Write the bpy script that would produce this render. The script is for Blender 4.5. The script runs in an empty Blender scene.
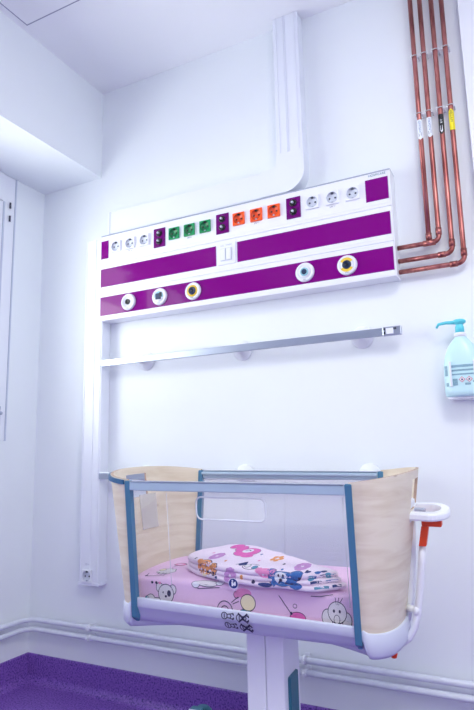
import bpy, bmesh, math, random
from mathutils import Vector, Matrix
from mathutils.bvhtree import BVHTree
random.seed(7)
COL = bpy.context.scene.collection
PI = math.pi
V = Vector

# ------------------------------------------------------------------ materials
MATS = {}
def srgb(r, g, b):
    f = lambda c: (c/255/12.92) if c/255 <= .04045 else ((c/255+.055)/1.055)**2.4
    return (f(r), f(g), f(b), 1)

def mat(name, col, rough=.5, metal=0, spec=.5, noise=0, scale=30, bump=0, bscale=200, coat=0, stretch=None, col2=None, emit=0):
    m = bpy.data.materials.new(name); m.use_nodes = True
    nt = m.node_tree; b = nt.nodes['Principled BSDF']
    b.inputs['Roughness'].default_value = rough
    b.inputs['Metallic'].default_value = metal
    b.inputs['Specular IOR Level'].default_value = spec
    b.inputs['Coat Weight'].default_value = coat
    b.inputs['Base Color'].default_value = col
    tc = nt.nodes.new('ShaderNodeTexCoord'); mp = nt.nodes.new('ShaderNodeMapping')
    nt.links.new(tc.outputs['Object'], mp.inputs['Vector'])
    if stretch: mp.inputs['Scale'].default_value = stretch
    if noise or col2:
        n = nt.nodes.new('ShaderNodeTexNoise'); n.inputs['Scale'].default_value = scale; n.inputs['Detail'].default_value = 5
        nt.links.new(mp.outputs[0], n.inputs['Vector'])
        r = nt.nodes.new('ShaderNodeValToRGB')
        c2 = col2 or tuple(c*(1-noise) for c in col[:3])+(1,)
        r.color_ramp.elements[0].color = c2; r.color_ramp.elements[1].color = col
        r.color_ramp.elements[0].position = .35; r.color_ramp.elements[1].position = .65
        nt.links.new(n.outputs['Fac'], r.inputs['Fac']); nt.links.new(r.outputs['Color'], b.inputs['Base Color'])
    if bump:
        n2 = nt.nodes.new('ShaderNodeTexNoise'); n2.inputs['Scale'].default_value = bscale
        nt.links.new(mp.outputs[0], n2.inputs['Vector'])
        bp = nt.nodes.new('ShaderNodeBump'); bp.inputs['Strength'].default_value = bump; bp.inputs['Distance'].default_value = .002
        nt.links.new(n2.outputs['Fac'], bp.inputs['Height']); nt.links.new(bp.outputs[0], b.inputs['Normal'])
    MATS[name] = m
    return m

def clear_mat(name, tint, rough=.02, haze=0.0, hazecol=(.8, .85, .95, 1)):
    m = bpy.data.materials.new(name); m.use_nodes = True
    nt = m.node_tree; nt.nodes.clear()
    out = nt.nodes.new('ShaderNodeOutputMaterial')
    t = nt.nodes.new('ShaderNodeBsdfTransparent'); t.inputs['Color'].default_value = tint
    g = nt.nodes.new('ShaderNodeBsdfGlossy'); g.inputs['Roughness'].default_value = rough
    d = nt.nodes.new('ShaderNodeBsdfDiffuse'); d.inputs['Color'].default_value = hazecol
    fr = nt.nodes.new('ShaderNodeFresnel'); pass
    ge = nt.nodes.new('ShaderNodeNewGeometry'); ma = nt.nodes.new('ShaderNodeMath'); ma.operation = 'MULTIPLY_ADD'
    ma.inputs[1].default_value = 1/1.45-1.45; ma.inputs[2].default_value = 1.45
    nt.links.new(ge.outputs['Backfacing'], ma.inputs[0]); nt.links.new(ma.outputs[0], fr.inputs['IOR'])
    m0 = nt.nodes.new('ShaderNodeMixShader'); m0.inputs['Fac'].default_value = haze
    nt.links.new(t.outputs[0], m0.inputs[1]); nt.links.new(d.outputs[0], m0.inputs[2])
    m1 = nt.nodes.new('ShaderNodeMixShader')
    nt.links.new(fr.outputs[0], m1.inputs['Fac']); nt.links.new(m0.outputs[0], m1.inputs[1]); nt.links.new(g.outputs[0], m1.inputs[2])
    nt.links.new(m1.outputs[0], out.inputs['Surface'])
    MATS[name] = m
    return m

WALL = mat('wall_paint', srgb(235, 241, 246), .75, noise=.015, scale=4, bump=.08, bscale=250)
CEIL = mat('ceiling_paint', srgb(242, 245, 249), .8, noise=.01, scale=3, bump=.05, bscale=250)
WHITE = mat('white_plastic', srgb(234, 238, 246), .35, noise=.01, scale=8)
DUCTW = mat('duct_plastic', srgb(232, 237, 247), .4, noise=.01, scale=8)
PIPEW = mat('painted_pipe', srgb(222, 228, 240), .4, noise=.06, scale=25)
ALU = mat('white_aluminium', srgb(236, 239, 247), .3, noise=.01, scale=8)
PURPLE = mat('purple_fascia', srgb(124, 0, 124), .06, spec=.2, noise=.03, scale=3)
PURPLED = mat('purple_plate', srgb(108, 2, 112), .3, spec=.2, noise=.03, scale=3)
BLACK = mat('black_plastic', srgb(18, 22, 30), .35, noise=.1, scale=60)
DARK = mat('dark_grey', srgb(70, 76, 92), .5, noise=.1, scale=60)
LGREY = mat('light_grey', srgb(170, 178, 198), .45, noise=.06, scale=60)
SOCKG = mat('socket_shadow_grey', srgb(205, 212, 226), .4, noise=.04, scale=60)
GREEN = mat('green_plastic', srgb(12, 150, 88), .35, noise=.05, scale=40)
GREEND = mat('green_plastic_deep', srgb(8, 118, 70), .4, noise=.05, scale=40)
ORANGE = mat('orange_plastic', srgb(250, 92, 28), .35, noise=.05, scale=40)
ORANGED = mat('orange_plastic_deep', srgb(224, 70, 20), .4, noise=.05, scale=40)
YELLOW = mat('yellow_plastic', srgb(240, 205, 70), .4, noise=.05, scale=40)
NAVY = mat('navy_plastic', srgb(22, 46, 84), .35, noise=.05, scale=40)
TEALP = mat('pale_teal_plastic', srgb(150, 205, 220), .4, noise=.05, scale=40)
STEEL = mat('rail_steel', srgb(176, 184, 200), .28, metal=.9, noise=.06, scale=20, stretch=(1, 30, 30))
COPPER = mat('copper_pipe_metal', srgb(198, 128, 122), .36, metal=.85, noise=.35, scale=16, stretch=(3, 3, .7), col2=srgb(142, 78, 76))
SOLDER = mat('solder_ring', srgb(214, 210, 214), .4, metal=.6, noise=.2, scale=60)
BOTTLE = mat('aqua_bottle', srgb(202, 238, 244), .3, noise=.03, scale=12)
PUMP = mat('aqua_pump', srgb(96, 212, 226), .3, noise=.04, scale=30)
PALELAB = mat('label_print_grey', srgb(140, 182, 200), .5, noise=.25, scale=300)
RED = mat('red_print', srgb(214, 120, 140), .5, noise=.05, scale=40)
BLUEGR = mat('bluegrey_post', srgb(70, 122, 156), .35, noise=.05, scale=20)
BLUETR = mat('dark_blue_trim', srgb(44, 96, 138), .4, noise=.05, scale=20)
RAILGR = mat('bassinet_rail_metal', srgb(172, 194, 214), .4, metal=.2, noise=.04, scale=20)
TEALD = mat('dark_teal_plastic', srgb(40, 110, 130), .4, noise=.08, scale=40)
REDORG = mat('red_orange_plastic', srgb(226, 70, 26), .4, noise=.05, scale=40)
TUBM = mat('tub_plastic', srgb(206, 212, 230), .35, noise=.02, scale=8)
SHEET = mat('pink_sheet', srgb(243, 208, 240), .85, noise=.03, scale=20, bump=.25, bscale=90)
BLANK = mat('blanket_cotton', srgb(246, 232, 248), .85, noise=.02, scale=20, bump=.3, bscale=110)
INK = mat('print_ink_dark', srgb(52, 50, 84), .8, noise=.1, scale=60)
PGREY = mat('print_pale_grey', srgb(234, 231, 236), .85, noise=.05, scale=40)
PCREAM = mat('print_cream', srgb(246, 236, 196), .85, noise=.05, scale=40)
PPINK = mat('print_pink', srgb(232, 104, 186), .85, noise=.08, scale=40)
PROSE = mat('print_rose', srgb(240, 150, 200), .85, noise=.08, scale=40)
PLIL = mat('print_lilac', srgb(216, 160, 222), .85, noise=.25, scale=120)
PBLUE = mat('print_blue', srgb(46, 108, 178), .85, noise=.08, scale=40)
PORG = mat('print_orange', srgb(240, 164, 96), .85, noise=.08, scale=40)
PNAVY = mat('print_navy', srgb(30, 60, 120), .85, noise=.08, scale=40)
PTEAL = mat('print_teal', srgb(90, 160, 190), .85, noise=.08, scale=40)
SIGNB = mat('sticker_blue', srgb(22, 50, 128), .4, noise=.03, scale=40)
SIGNW = mat('sticker_white', srgb(238, 242, 250), .4, noise=.02, scale=40)
YELTAPE = mat('yellow_tape', srgb(246, 230, 30), .4, noise=.05, scale=60)
WTAPE = mat('white_tape', srgb(236, 242, 250), .4, noise=.03, scale=60)
BLUEINK = mat('blue_ink', srgb(60, 110, 170), .5, noise=.05, scale=60)
HATCHGAP = mat('hatch_gap_grey', srgb(150, 156, 178), .6, noise=.03, scale=20)
GAPG = mat('window_gap_grey', srgb(196, 204, 222), .6, noise=.03, scale=20)
ACRYL = clear_mat('clear_acrylic', (.985, .988, .995, 1), haze=.01)
ACRYLB = clear_mat('frosted_acrylic', (.97, .97, .99, 1), haze=.10, hazecol=(.88, .88, .97, 1))
PALECLR = clear_mat('pale_clear_sheet', (.95, .95, .95, 1), haze=.4, hazecol=(.9, .88, .86, 1))
ACEDGE = clear_mat('acrylic_edge', (.93, .95, .98, 1), haze=.6, hazecol=(.9, .93, 1, 1))
GLASS = clear_mat('window_glass', (.95, .97, .98, 1))

def wood_mat():
    m = bpy.data.materials.new('birch_plywood'); m.use_nodes = True
    nt = m.node_tree; b = nt.nodes['Principled BSDF']; b.inputs['Roughness'].default_value = .45
    tc = nt.nodes.new('ShaderNodeTexCoord'); mp = nt.nodes.new('ShaderNodeMapping')
    mp.inputs['Scale'].default_value = (3, 3, 22)
    nt.links.new(tc.outputs['Object'], mp.inputs['Vector'])
    n = nt.nodes.new('ShaderNodeTexNoise'); n.inputs['Scale'].default_value = 2.2; n.inputs['Detail'].default_value = 6; n.inputs['Distortion'].default_value = .6
    nt.links.new(mp.outputs[0], n.inputs['Vector'])
    r = nt.nodes.new('ShaderNodeValToRGB')
    r.color_ramp.elements[0].color = srgb(214, 200, 178); r.color_ramp.elements[1].color = srgb(230, 221, 202)
    r.color_ramp.elements[0].position = .3; r.color_ramp.elements[1].position = .62
    nt.links.new(n.outputs['Fac'], r.inputs['Fac'])
    vo = nt.nodes.new('ShaderNodeTexVoronoi'); vo.inputs['Scale'].default_value = 7
    mp2 = nt.nodes.new('ShaderNodeMapping'); mp2.inputs['Scale'].default_value = (1, 1, 2)
    nt.links.new(tc.outputs['Object'], mp2.inputs['Vector']); nt.links.new(mp2.outputs[0], vo.inputs['Vector'])
    r2 = nt.nodes.new('ShaderNodeValToRGB'); r2.color_ramp.elements[0].color = (.45, .36, .3, 1); r2.color_ramp.elements[1].color = (1, 1, 1, 1)
    r2.color_ramp.elements[0].position = .03; r2.color_ramp.elements[1].position = .075
    nt.links.new(vo.outputs['Distance'], r2.inputs['Fac'])
    mx = nt.nodes.new('ShaderNodeMixRGB'); mx.blend_type = 'MULTIPLY'; mx.inputs['Fac'].default_value = .8
    nt.links.new(r.outputs[0], mx.inputs[1]); nt.links.new(r2.outputs[0], mx.inputs[2])
    nt.links.new(mx.outputs[0], b.inputs['Base Color'])
    return m
WOOD = wood_mat()
PLYEDGE = mat('plywood_edge', srgb(196, 168, 148), .6, noise=.2, scale=60)

def vinyl_mat():
    m = bpy.data.materials.new('purple_speckled_vinyl'); m.use_nodes = True
    nt = m.node_tree; b = nt.nodes['Principled BSDF']; b.inputs['Roughness'].default_value = .42
    tc = nt.nodes.new('ShaderNodeTexCoord')
    n = nt.nodes.new('ShaderNodeTexNoise'); n.inputs['Scale'].default_value = 165; n.inputs['Detail'].default_value = 3
    nt.links.new(tc.outputs['Object'], n.inputs['Vector'])
    r = nt.nodes.new('ShaderNodeValToRGB')
    e = r.color_ramp.elements
    e[0].position = .36; e[0].color = srgb(66, 42, 124); e[1].position = .47; e[1].color = srgb(124, 86, 176)
    q = e.new(.66); q.color = srgb(140, 100, 190); q = e.new(.76); q.color = srgb(178, 140, 208)
    nt.links.new(n.outputs['Fac'], r.inputs['Fac']); nt.links.new(r.outputs[0], b.inputs['Base Color'])
    return m
VINYL = vinyl_mat()

# ------------------------------------------------------------------ mesh helpers
class MB:
    def __init__(self):
        self.v = []; self.f = []; self.mi = []; self.sm = []; self.mats = []
    def m(self, mt):
        if mt not in self.mats: self.mats.append(mt)
        return self.mats.index(mt)
    def add(self, vs, fs, mt, smooth=False, T=None):
        k = self.m(mt); b = len(self.v)
        self.v += [T(p) if T else V(p) for p in vs]
        for f in fs: self.f.append([b+i for i in f]); self.mi.append(k); self.sm.append(smooth)
        return self
    def bm(self, bm, mt, smooth=False, T=None):
        bm.verts.ensure_lookup_table(); bm.verts.index_update()
        self.add([v.co.copy() for v in bm.verts], [[v.index for v in f.verts] for f in bm.faces], mt, smooth, T); bm.free()
        return self
    def box(self, x0, x1, y0, y1, z0, z1, mt, bev=0, T=None, seg=2):
        bm = bmesh.new(); bmesh.ops.create_cube(bm, size=1)
        for v in bm.verts: v.co = V(((x0+x1)/2+v.co.x*(x1-x0), (y0+y1)/2+v.co.y*(y1-y0), (z0+z1)/2+v.co.z*(z1-z0)))
        if bev: bmesh.ops.bevel(bm, geom=bm.edges[:], offset=bev, segments=seg, affect='EDGES', profile=.5)
        return self.bm(bm, mt, False, T)
    def tube(self, pts, r, mt, seg=12, T=None, cap=True, sq=None):
        pts = [V(p) for p in pts]; n = len(pts)
        rs = r if isinstance(r, (list, tuple)) else [r]*n
        t0 = (pts[1]-pts[0]).normalized(); up = V((0, 0, 1)) if abs(t0.z) < .9 else V((0, 1, 0))
        nx = t0.cross(up).normalized(); vs = []
        for i, p in enumerate(pts):
            t = (pts[min(i+1, n-1)]-pts[max(i-1, 0)]).normalized()
            nx = (nx-t*nx.dot(t)).normalized(); ny = t.cross(nx)
            a, c = sq if sq else (1, 1)
            for k in range(seg):
                q = 2*PI*k/seg; vs.append(p+(nx*math.cos(q)*a+ny*math.sin(q)*c)*rs[i])
        fs = [[i*seg+k, i*seg+(k+1) % seg, (i+1)*seg+(k+1) % seg, (i+1)*seg+k] for i in range(n-1) for k in range(seg)]
        if cap: fs += [list(range(seg))[::-1], [(n-1)*seg+k for k in range(seg)]]
        return self.add(vs, fs, mt, True, T)
    def lathe(self, prof, org, axis, mt, seg=32, T=None, smooth=True):
        axis = V(axis).normalized(); h = V((0, 0, 1)) if abs(axis.z) < .9 else V((1, 0, 0))
        a = axis.cross(h).normalized(); b = axis.cross(a); org = V(org); vs = []
        for r, d in prof:
            r = max(r, 1e-5)
            for k in range(seg):
                q = 2*PI*k/seg; vs.append(org+axis*d+(a*math.cos(q)+b*math.sin(q))*r)
        n = len(prof)
        fs = [[i*seg+k, i*seg+(k+1) % seg, (i+1)*seg+(k+1) % seg, (i+1)*seg+k] for i in range(n-1) for k in range(seg)]
        fs += [list(range(seg))[::-1], [(n-1)*seg+k for k in range(seg)]]
        return self.add(vs, fs, mt, smooth, T)
    def loft(self, loops, mt, closed=True, caps=True, smooth=True, T=None):
        n = len(loops[0]); vs = [p for l in loops for p in l]; fs = []
        for i in range(len(loops)-1):
            for k in range(n if closed else n-1):
                fs.append([i*n+k, i*n+(k+1) % n, (i+1)*n+(k+1) % n, (i+1)*n+k])
        if caps and closed: fs += [list(range(n))[::-1], [(len(loops)-1)*n+k for k in range(n)]]
        return self.add(vs, fs, mt, smooth, T)
    def poly(self, pts, mt, T=None):
        return self.add(pts, [list(range(len(pts)))], mt, False, T)
    def build(self, name, parent=None, base=None):
        org = V(base) if base is not None else (V(parent['_o']) if parent is not None else V((0, 0, 0)))
        me = bpy.data.meshes.new(name)
        me.from_pydata([tuple(V(p)-org) for p in self.v], [], self.f)
        for mt in self.mats: me.materials.append(mt)
        for i, p in enumerate(me.polygons): p.material_index = self.mi[i]; p.use_smooth = self.sm[i]
        bm = bmesh.new(); bm.from_mesh(me); bmesh.ops.recalc_face_normals(bm, faces=bm.faces[:]); bm.to_mesh(me); bm.free()
        me.update()
        o = bpy.data.objects.new(name, me); COL.objects.link(o)
        o['_o'] = tuple(org); ALLO.append(o)
        if parent is not None: o.parent = parent
        else: o.location = org
        return o
ALLO = []
def tag(o, label=None, cat=None, group=None, kind=None):
    if label: o['label'] = label
    if cat: o['category'] = cat
    if group: o['group'] = group
    if kind: o['kind'] = kind
    return o
def thing(name, label, cat, loc=(0, 0, 0), group=None):
    o = bpy.data.objects.new(name, None); COL.objects.link(o); o.location = loc; o['_o'] = tuple(loc); ALLO.append(o)
    o.empty_display_size = .05
    return tag(o, label, cat, group)
def struct(name, mb, parent=None):
    o = mb.build(name, parent)
    if parent is None: o['kind'] = 'structure'
    return o
def text_into(mb, s, size, mt, T, align='CENTER'):
    cu = bpy.data.curves.new('txt', 'FONT'); cu.body = s; cu.size = size; cu.align_x = align; cu.align_y = 'CENTER'; cu.extrude = 0
    o = bpy.data.objects.new('txt', cu); COL.objects.link(o)
    bpy.context.view_layer.update()
    me = o.to_mesh()
    mb.add([v.co.copy() for v in me.vertices], [list(p.vertices) for p in me.polygons], mt, False, T)
    o.to_mesh_clear(); bpy.data.objects.remove(o); bpy.data.curves.remove(cu)
def arc(c, r, a0, a1, n, f):
    return [f(c[0]+r*math.cos(a0+(a1-a0)*i/n), c[1]+r*math.sin(a0+(a1-a0)*i/n)) for i in range(n+1)]
def rrect(x0, x1, z0, z1, r, n=6):
    p = []
    for cx, cz, a in ((x1-r, z1-r, 0), (x0+r, z1-r, PI/2), (x0+r, z0+r, PI), (x1-r, z0+r, 1.5*PI)):
        p += [(cx+r*math.cos(a+PI/2*i/n), cz+r*math.sin(a+PI/2*i/n)) for i in range(n+1)]
    return p

# ------------------------------------------------------------------ camera
CAM = V((1.8756, -1.8, .871))
yaw, pitch, roll, F = -.469494537, .167258651, -.0215576374, 574.97
cy, sy, cp, sp = math.cos(yaw), math.sin(yaw), math.cos(pitch), math.sin(pitch)
fw = V((sy*cp, cy*cp, sp)); rt = V((cy, -sy, 0)); up = rt.cross(fw)
r2 = math.cos(roll)*rt+math.sin(roll)*up; u2 = -math.sin(roll)*rt+math.cos(roll)*up
cd = bpy.data.cameras.new('camera'); cam = bpy.data.objects.new('camera', cd); COL.objects.link(cam)
cd.sensor_fit = 'VERTICAL'; cd.sensor_height = 36; cd.lens = F*36/710; cd.clip_start = .02
cam.matrix_world = Matrix(((r2.x, u2.x, -fw.x, CAM.x), (r2.y, u2.y, -fw.y, CAM.y), (r2.z, u2.z, -fw.z, CAM.z), (0, 0, 0, 1)))
bpy.context.scene.camera = cam

# ------------------------------------------------------------------ the room
CZ = 2.437; XR = 3.0; YF = -4.0
WY0, WY1, WZ0, WZ1 = -1.50, -.182, .934, 2.03          # window opening on the left wall
struct('floor', MB().box(-.02, XR, YF, .02, -.1, 0, VINYL))
struct('ceiling', MB().box(-.2, XR+.1, YF-.1, .12, CZ, CZ+.1, CEIL))
struct('wall_back', MB().box(-.2, XR+.1, 0, .12, 0, CZ, WALL))
w = MB()
w.box(-.2, 0, WY1, 0, 0, CZ, WALL); w.box(-.2, 0, YF, WY0, 0, CZ, WALL)
w.box(-.2, 0, WY0, WY1, 0, WZ0, WALL); w.box(-.2, 0, WY0, WY1, WZ1, CZ, WALL)
struct('wall_left', w)
struct('wall_right', MB().box(XR, XR+.1, YF, 0, 0, CZ, WALL))
struct('wall_front', MB().box(-.2, XR+.1, YF-.1, YF, 0, CZ, WALL))
struct('ceiling_beam', MB().box(0, .33, YF, 0, 2.043, CZ, WALL))
# coved vinyl skirting
prof = [(.0, .103), (.004, .103), (.006, .1)]+[(.006+.03-.03*math.cos(a), .03-.03*math.sin(a)) for a in [PI/2*i/8 for i in range(9)]]+[(.036, -.002), (0, -.002)]
b = MB(); b.loft([[V((x, -d, z)) for d, z in prof] for x in (0, XR)], VINYL, smooth=False); struct('baseboard_back', b)
b = MB(); b.loft([[V((d, y, z)) for d, z in prof] for y in (0, YF)], VINYL, smooth=False); struct('baseboard_left', b)
# bright upright casing at the right
struct('trim_1', MB().box(1.79, 1.97, -.035, 0, 0, CZ, ALU, .003))
# window on the left wall
win = thing('window_1', None, None, (0, WY1, WZ0)); win['kind'] = 'structure'
fr = MB()
for a0, a1, z0, z1 in ((WY1-.05, WY1+.012, WZ0-.0, WZ1+.01), (WY0-.012, WY0+.05, WZ0, WZ1+.01), (WY0+.05, WY1-.05, WZ1-.11, WZ1+.01), (WY0+.05, WY1-.05, WZ0, WZ0+.05)):
    fr.box(-.07, .006 if z1-z0 > .5 or z0 < 1 else .012, a0, a1, z0, z1, WHITE, .003)
fr.build('frame', win)
MB().box(-.01, .0075, WY1+.012, WY1+.018, WZ0, WZ1+.01, GAPG).build('gap_shadow_strip', win)  # grey strip painted in for the gap and shadow beside the frame
MB().box(.006, .0085, WY1-.048, WY1-.040, WZ0+.05, WZ1-.11, GAPG).build('sash_gap', win)
for s0, s1 in ((WY1-.05, (WY0+WY1)/2), ((WY0+WY1)/2, WY0+.05)):
    s = MB(); hi, lo = s0-.003, s1+.003; b0, b1 = WZ0+.053, WZ1-.113
    s.box(-.05, .012, hi-.06, hi, b0, b1, WHITE, .004); s.box(-.05, .012, lo, lo+.06, b0, b1, WHITE, .004)
    s.box(-.05, .012, lo+.06, hi-.06, b0, b0+.06, WHITE, .004); s.box(-.05, .012, lo+.06, hi-.06, b1-.06, b1, WHITE, .004)
    so = s.build('sash', win)
    MB().box(-.022, -.016, lo+.055, hi-.055, b0+.055, b1-.055, GLASS).build('pane', so)
for z in (1.91, 1.852):
    MB().tube([(.014, -.200, z-.012), (.014, -.200, z+.012)], .0042, DARK).build('hinge', win)
h = MB(); h.box(.012, .02, -.235, -.205, .99, 1.07, LGREY, .003); h.tube([(.016, -.22, 1.04), (.04, -.22, 1.04), (.045, -.23, 1.04), (.045, -.33, 1.035)], .007, LGREY); h.build('handle', win)
# ceiling hatch
ht = thing('ceiling_hatch', 'square white access hatch in the ceiling with a thin grey seam', 'hatch', (.66, -.76, CZ))
x0, x1, y0, y1 = .358, .958, -1.06, -.459
f = MB()
for a in ((x0, x1, y1-.004, y1), (x0, x1, y0, y0+.004), (x0, x0+.004, y0, y1), (x1-.004, x1, y0, y1)):
    f.box(a[0], a[1], a[2], a[3], CZ-.0025, CZ, HATCHGAP)
f.build('seam_frame', ht)
MB().box(x0+.004, x1-.004, y0+.004, y1-.004, CZ-.002, CZ, CEIL).build('lid', ht)

# ------------------------------------------------------------------ bed head supply unit
BH = thing('bedhead_unit', 'long white and purple supply unit with sockets and gas outlets on the wall', 'medical supply unit', (.97, 0, 1.393))
PX0, PX1, PY = .392, 1.547, -.065
b = MB()
for z0, z1 in ((1.6225, 1.742), (1.5065, 1.6205), (1.393, 1.5045)):
    b.box(PX0, PX1, PY, 0, z0, z1, ALU, .002)
b.box(PX0+.003, PX1-.003, PY+.004, 0, 1.40, 1.735, ALU)
for z in (1.634, 1.518, 1.401, 1.500):
    b.box(PX0, PX1, PY-.0012, PY+.001, z-.0012, z+.0012, ALU)
b.build('housing', BH)
b = MB(); b.box(PX1, PX1+.003, PY+.001, 0, 1.391, 1.744, ALU, .001); b.build('end_cap', BH)
MB().box(PX0-.001, PX1+.003, PY-.001, -.002, 1.742, 1.7452, LGREY).build('top_shadow_strip', BH)  # grey strip painted in as the shadow line above the housing
def fascia(x0, x1, z0, z1, m=PURPLE):
    MB().box(x0, x1, PY-.0015, PY+.001, z0, z1, m).build('fascia', BH)
fascia(PX0, .920, 1.530, 1.604); fascia(1.006, 1.542, 1.530, 1.604); fascia(PX0, 1.544, 1.413, 1.488)
fascia(PX0, .428, 1.647, 1.721); fascia(1.470, 1.542, 1.647, 1.721)

def socket(x, z, m, md, pins, parent, y, name='socket'):
    s = MB(); n = 8; R = .0192; H = .0225
    circ = []; sq = []
    for i in range(4*n):
        a = PI/4+2*PI*i/(4*n); c, s_ = math.cos(a), math.sin(a); k = 1/max(abs(c), abs(s_))
        circ.append((R*c, R*s_)); sq.append((H*c*k, H*s_*k))
    L = lambda pts, yy: [V((x+p, yy, z+q)) for p, q in pts]
    s.loft([L(sq, y), L(sq, y-.006), L([(p*.98, q*.98) for p, q in sq], y-.0068), L(circ, y-.0068)], m, caps=False, smooth=False)
    so = s.build(name, parent)
    c = MB(); c.loft([L(circ, y-.0068), L([(p*.96, q*.96) for p, q in circ], y-.001), L([(p*.01, q*.01) for p, q in circ], y-.001)], md, caps=False)
    for dx in (-.0095, .0095):
        c.lathe([(.0032, 0), (.0032, .0008), (.0001, .0008)], (x+dx, y-.001, z-.001), (0, -1, 0), pins, 12)
    c.box(x-.004, x+.004, y-.006, y-.0015, z+.0125, z+.0185, pins); c.box(x-.003, x+.003, y-.006, y-.0015, z-.0185, z-.014, LGREY)
    c.build('socket_insert', so)
    return so
Zs = 1.688
for x in (.467, .536, .605, 1.291, 1.36, 1.428): socket(x, Zs, WHITE, SOCKG, DARK, BH, PY)
for x in (.742, .8095, .877): tag(socket(x, Zs, GREEN, GREEND, BLACK, BH, PY), 'green socket')
for x in (1.015, 1.084, 1.151): tag(socket(x, Zs, ORANGE, ORANGED, BLACK, BH, PY), 'orange socket')
def face(x, z, y):        # flat drawing on a wall-facing surface
    return lambda p: V((x+p[0], y, z+p[1]))
for x in (.536, .8095, 1.084, 1.36):
    t = MB(); text_into(t, '230 V~', .0075, DARK, face(x, 1.659, PY-.0004)); t.build('socket_marking', BH)
for x0 in (.649, .923, 1.197):
    p = MB().box(x0, x0+.0515, PY-.003, PY+.001, 1.647, 1.7215, PURPLED, .0008).build('equipotential_plate', BH)
    for z in (1.7005, 1.669):
        t = MB(); c = (x0+.0258, PY-.003, z)
        t.lathe([(.0125, 0), (.0125, .003), (.0105, .005), (.0075, .005), (.0075, .002), (.0001, .002)], c, (0, -1, 0), BLACK, 24)
        t.lathe([(.0042, .002), (.0042, .012), (.003, .0135), (.0001, .0135)], c, (0, -1, 0), SOCKG, 16)
        t.build('terminal', p)
# switch plate with two rockers
sw = MB(); sw.box(.9275, .9995, PY-.004, PY+.001, 1.529, 1.608, WHITE, .001)
text_into(sw, 'LUZ   TIMBRE', .0078, LGREY, face(.9635, 1.599, PY-.0045)); swo = sw.build('switch_plate', BH)
for x in (.9515, .9745):
    r = MB(); r.box(x-.0105, x+.0105, PY-.0075, PY-.003, 1.542, 1.588, SOCKG, .001); r.box(x-.0092, x+.0092, PY-.010, PY-.003, 1.544, 1.586, WHITE, .002); r.build('rocker', swo)
# gas outlets
def gas(x, kind):
    z = 1.4505; o = V((x, PY, z)); g = MB()
    g.lathe([(.0325, 0), (.0325, .006), (.030, .010), (.0235, .0115), (.0225, .009), (.0001, .009)], o, (0, -1, 0), WHITE, 40)
    go = g.build('gas_outlet', BH)
    c = MB()
    if kind == 'black':
        c.lathe([(.0105, .009), (.0105, .012), (.008, .0125), (.007, .010), (.0001, .010)], o, (0, -1, 0), BLACK, 24)
    elif kind == 'split':
        c.lathe([(.0205, .009), (.0205, .0105), (.0001, .0105)], o, (0, -1, 0), SIGNW, 28)
        c.poly([o+V((.0195*math.cos(a), -.0107, .0195*math.sin(a))) for a in [-.2+(PI+.3)*i/14 for i in range(15)]], TEALP)
        c.box(x-.014, x+.010, PY-.013, PY-.0105, z-.011, z+.012, NAVY, .002)
        c.box(x+.004, x+.014, PY-.0135, PY-.0105, z-.002, z+.015, BLACK, .001)
    elif kind in ('yellow', 'yellow_split'):
        c.lathe([(.0215, .009), (.0215, .0105), (.0001, .0105)], o, (0, -1, 0), YELLOW if kind == 'yellow' else SIGNW, 32)
        if kind == 'yellow_split':
            for a0 in (.55, PI+.55):
                A = [a0+(PI-1.1)*i/8 for i in range(9)]
                c.poly([o+V((.0235*math.cos(a), -.0118, .0235*math.sin(a))) for a in A]+[o+V((.011*math.cos(a), -.0118, .011*math.sin(a))) for a in A[::-1]], YELLOW)
        c.lathe([(.015, .0105), (.014, .014), (.010, .0145), (.009, .0115), (.0001, .0115)], o, (0, -1, 0), NAVY, 24)
        c.lathe([(.005, .0115), (.005, .013), (.0001, .013)], o, (0, -1, 0), BLACK, 12)
    else:
        c.lathe([(.0205, .009), (.0205, .0105), (.0001, .0105)], o, (0, -1, 0), SIGNW, 28)
        c.lathe([(.0145, .0105), (.0135, .014), (.010, .0145), (.009, .0115), (.0001, .0115)], o, (0, -1, 0), TEALP, 24)
        c.lathe([(.0095, .0116), (.0095, .0125), (.0001, .0125)], o, (0, -1, 0), NAVY, 16)
    c.build('coupling', go)
    t = MB(); text_into(t, {'black': 'N2O', 'split': 'AIR', 'pale': 'O2'}.get(kind, 'VAC'), .0065, DARK, face(x, z-.0262, PY-.0116)); t.build('outlet_marking', go)
for x, k in ((.533, 'black'), (.678, 'split'), (.824, 'yellow'), (1.255, 'pale'), (1.398, 'yellow_split')): gas(x, k)
t = MB(); text_into(t, 'HOSPICARE', .0105, TEALD, face(1.509, 1.7335, PY-.0006)); t.build('maker_lettering', BH)

# ------------------------------------------------------------------ white cable ducts
D = thing('wall_duct', 'white cable duct along the top of the supply unit that turns up to the ceiling', 'cable duct', (.41, 0, 1.755))
DY = -.05; g0, g1 = 1.162, 1.26
MB().box(.411, 1.10, DY+.004, 0, 1.756, 1.851, DUCTW, .002).build('level_run', D)
c = MB(); c.box(.409, .418, DY+.001, 0, 1.754, 1.853, DUCTW, .002); c.build('end_cap', D)
v = MB(); v.box(g0, g1, DY, 0, 1.90, CZ, DUCTW, .003)
for x in (1.176, 1.203, 1.2085, 1.246): v.box(x-.001, x+.001, DY-.002, DY+.002, 1.90, CZ, DUCTW)
v.build('upright_run', D)
el = MB(); R = .075
pl = [(1.095, 1.853), (1.095, 1.754)]+[(1.2625-R+R*math.cos(a), 1.754+R+R*math.sin(a)) for a in [-PI/2+PI/2*i/12 for i in range(13)]]+[(1.2625, 1.905), (1.1595, 1.905), (1.1595, 1.853+.02)]+[(1.1395+.02*math.cos(a), 1.873+.02*math.sin(a)) for a in [-PI/2*i/4 for i in range(1, 5)]]
sh = lambda s, y: [V((1.2+(x-1.2)*s, y, 1.82+(z-1.82)*s)) for x, z in pl]
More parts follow.
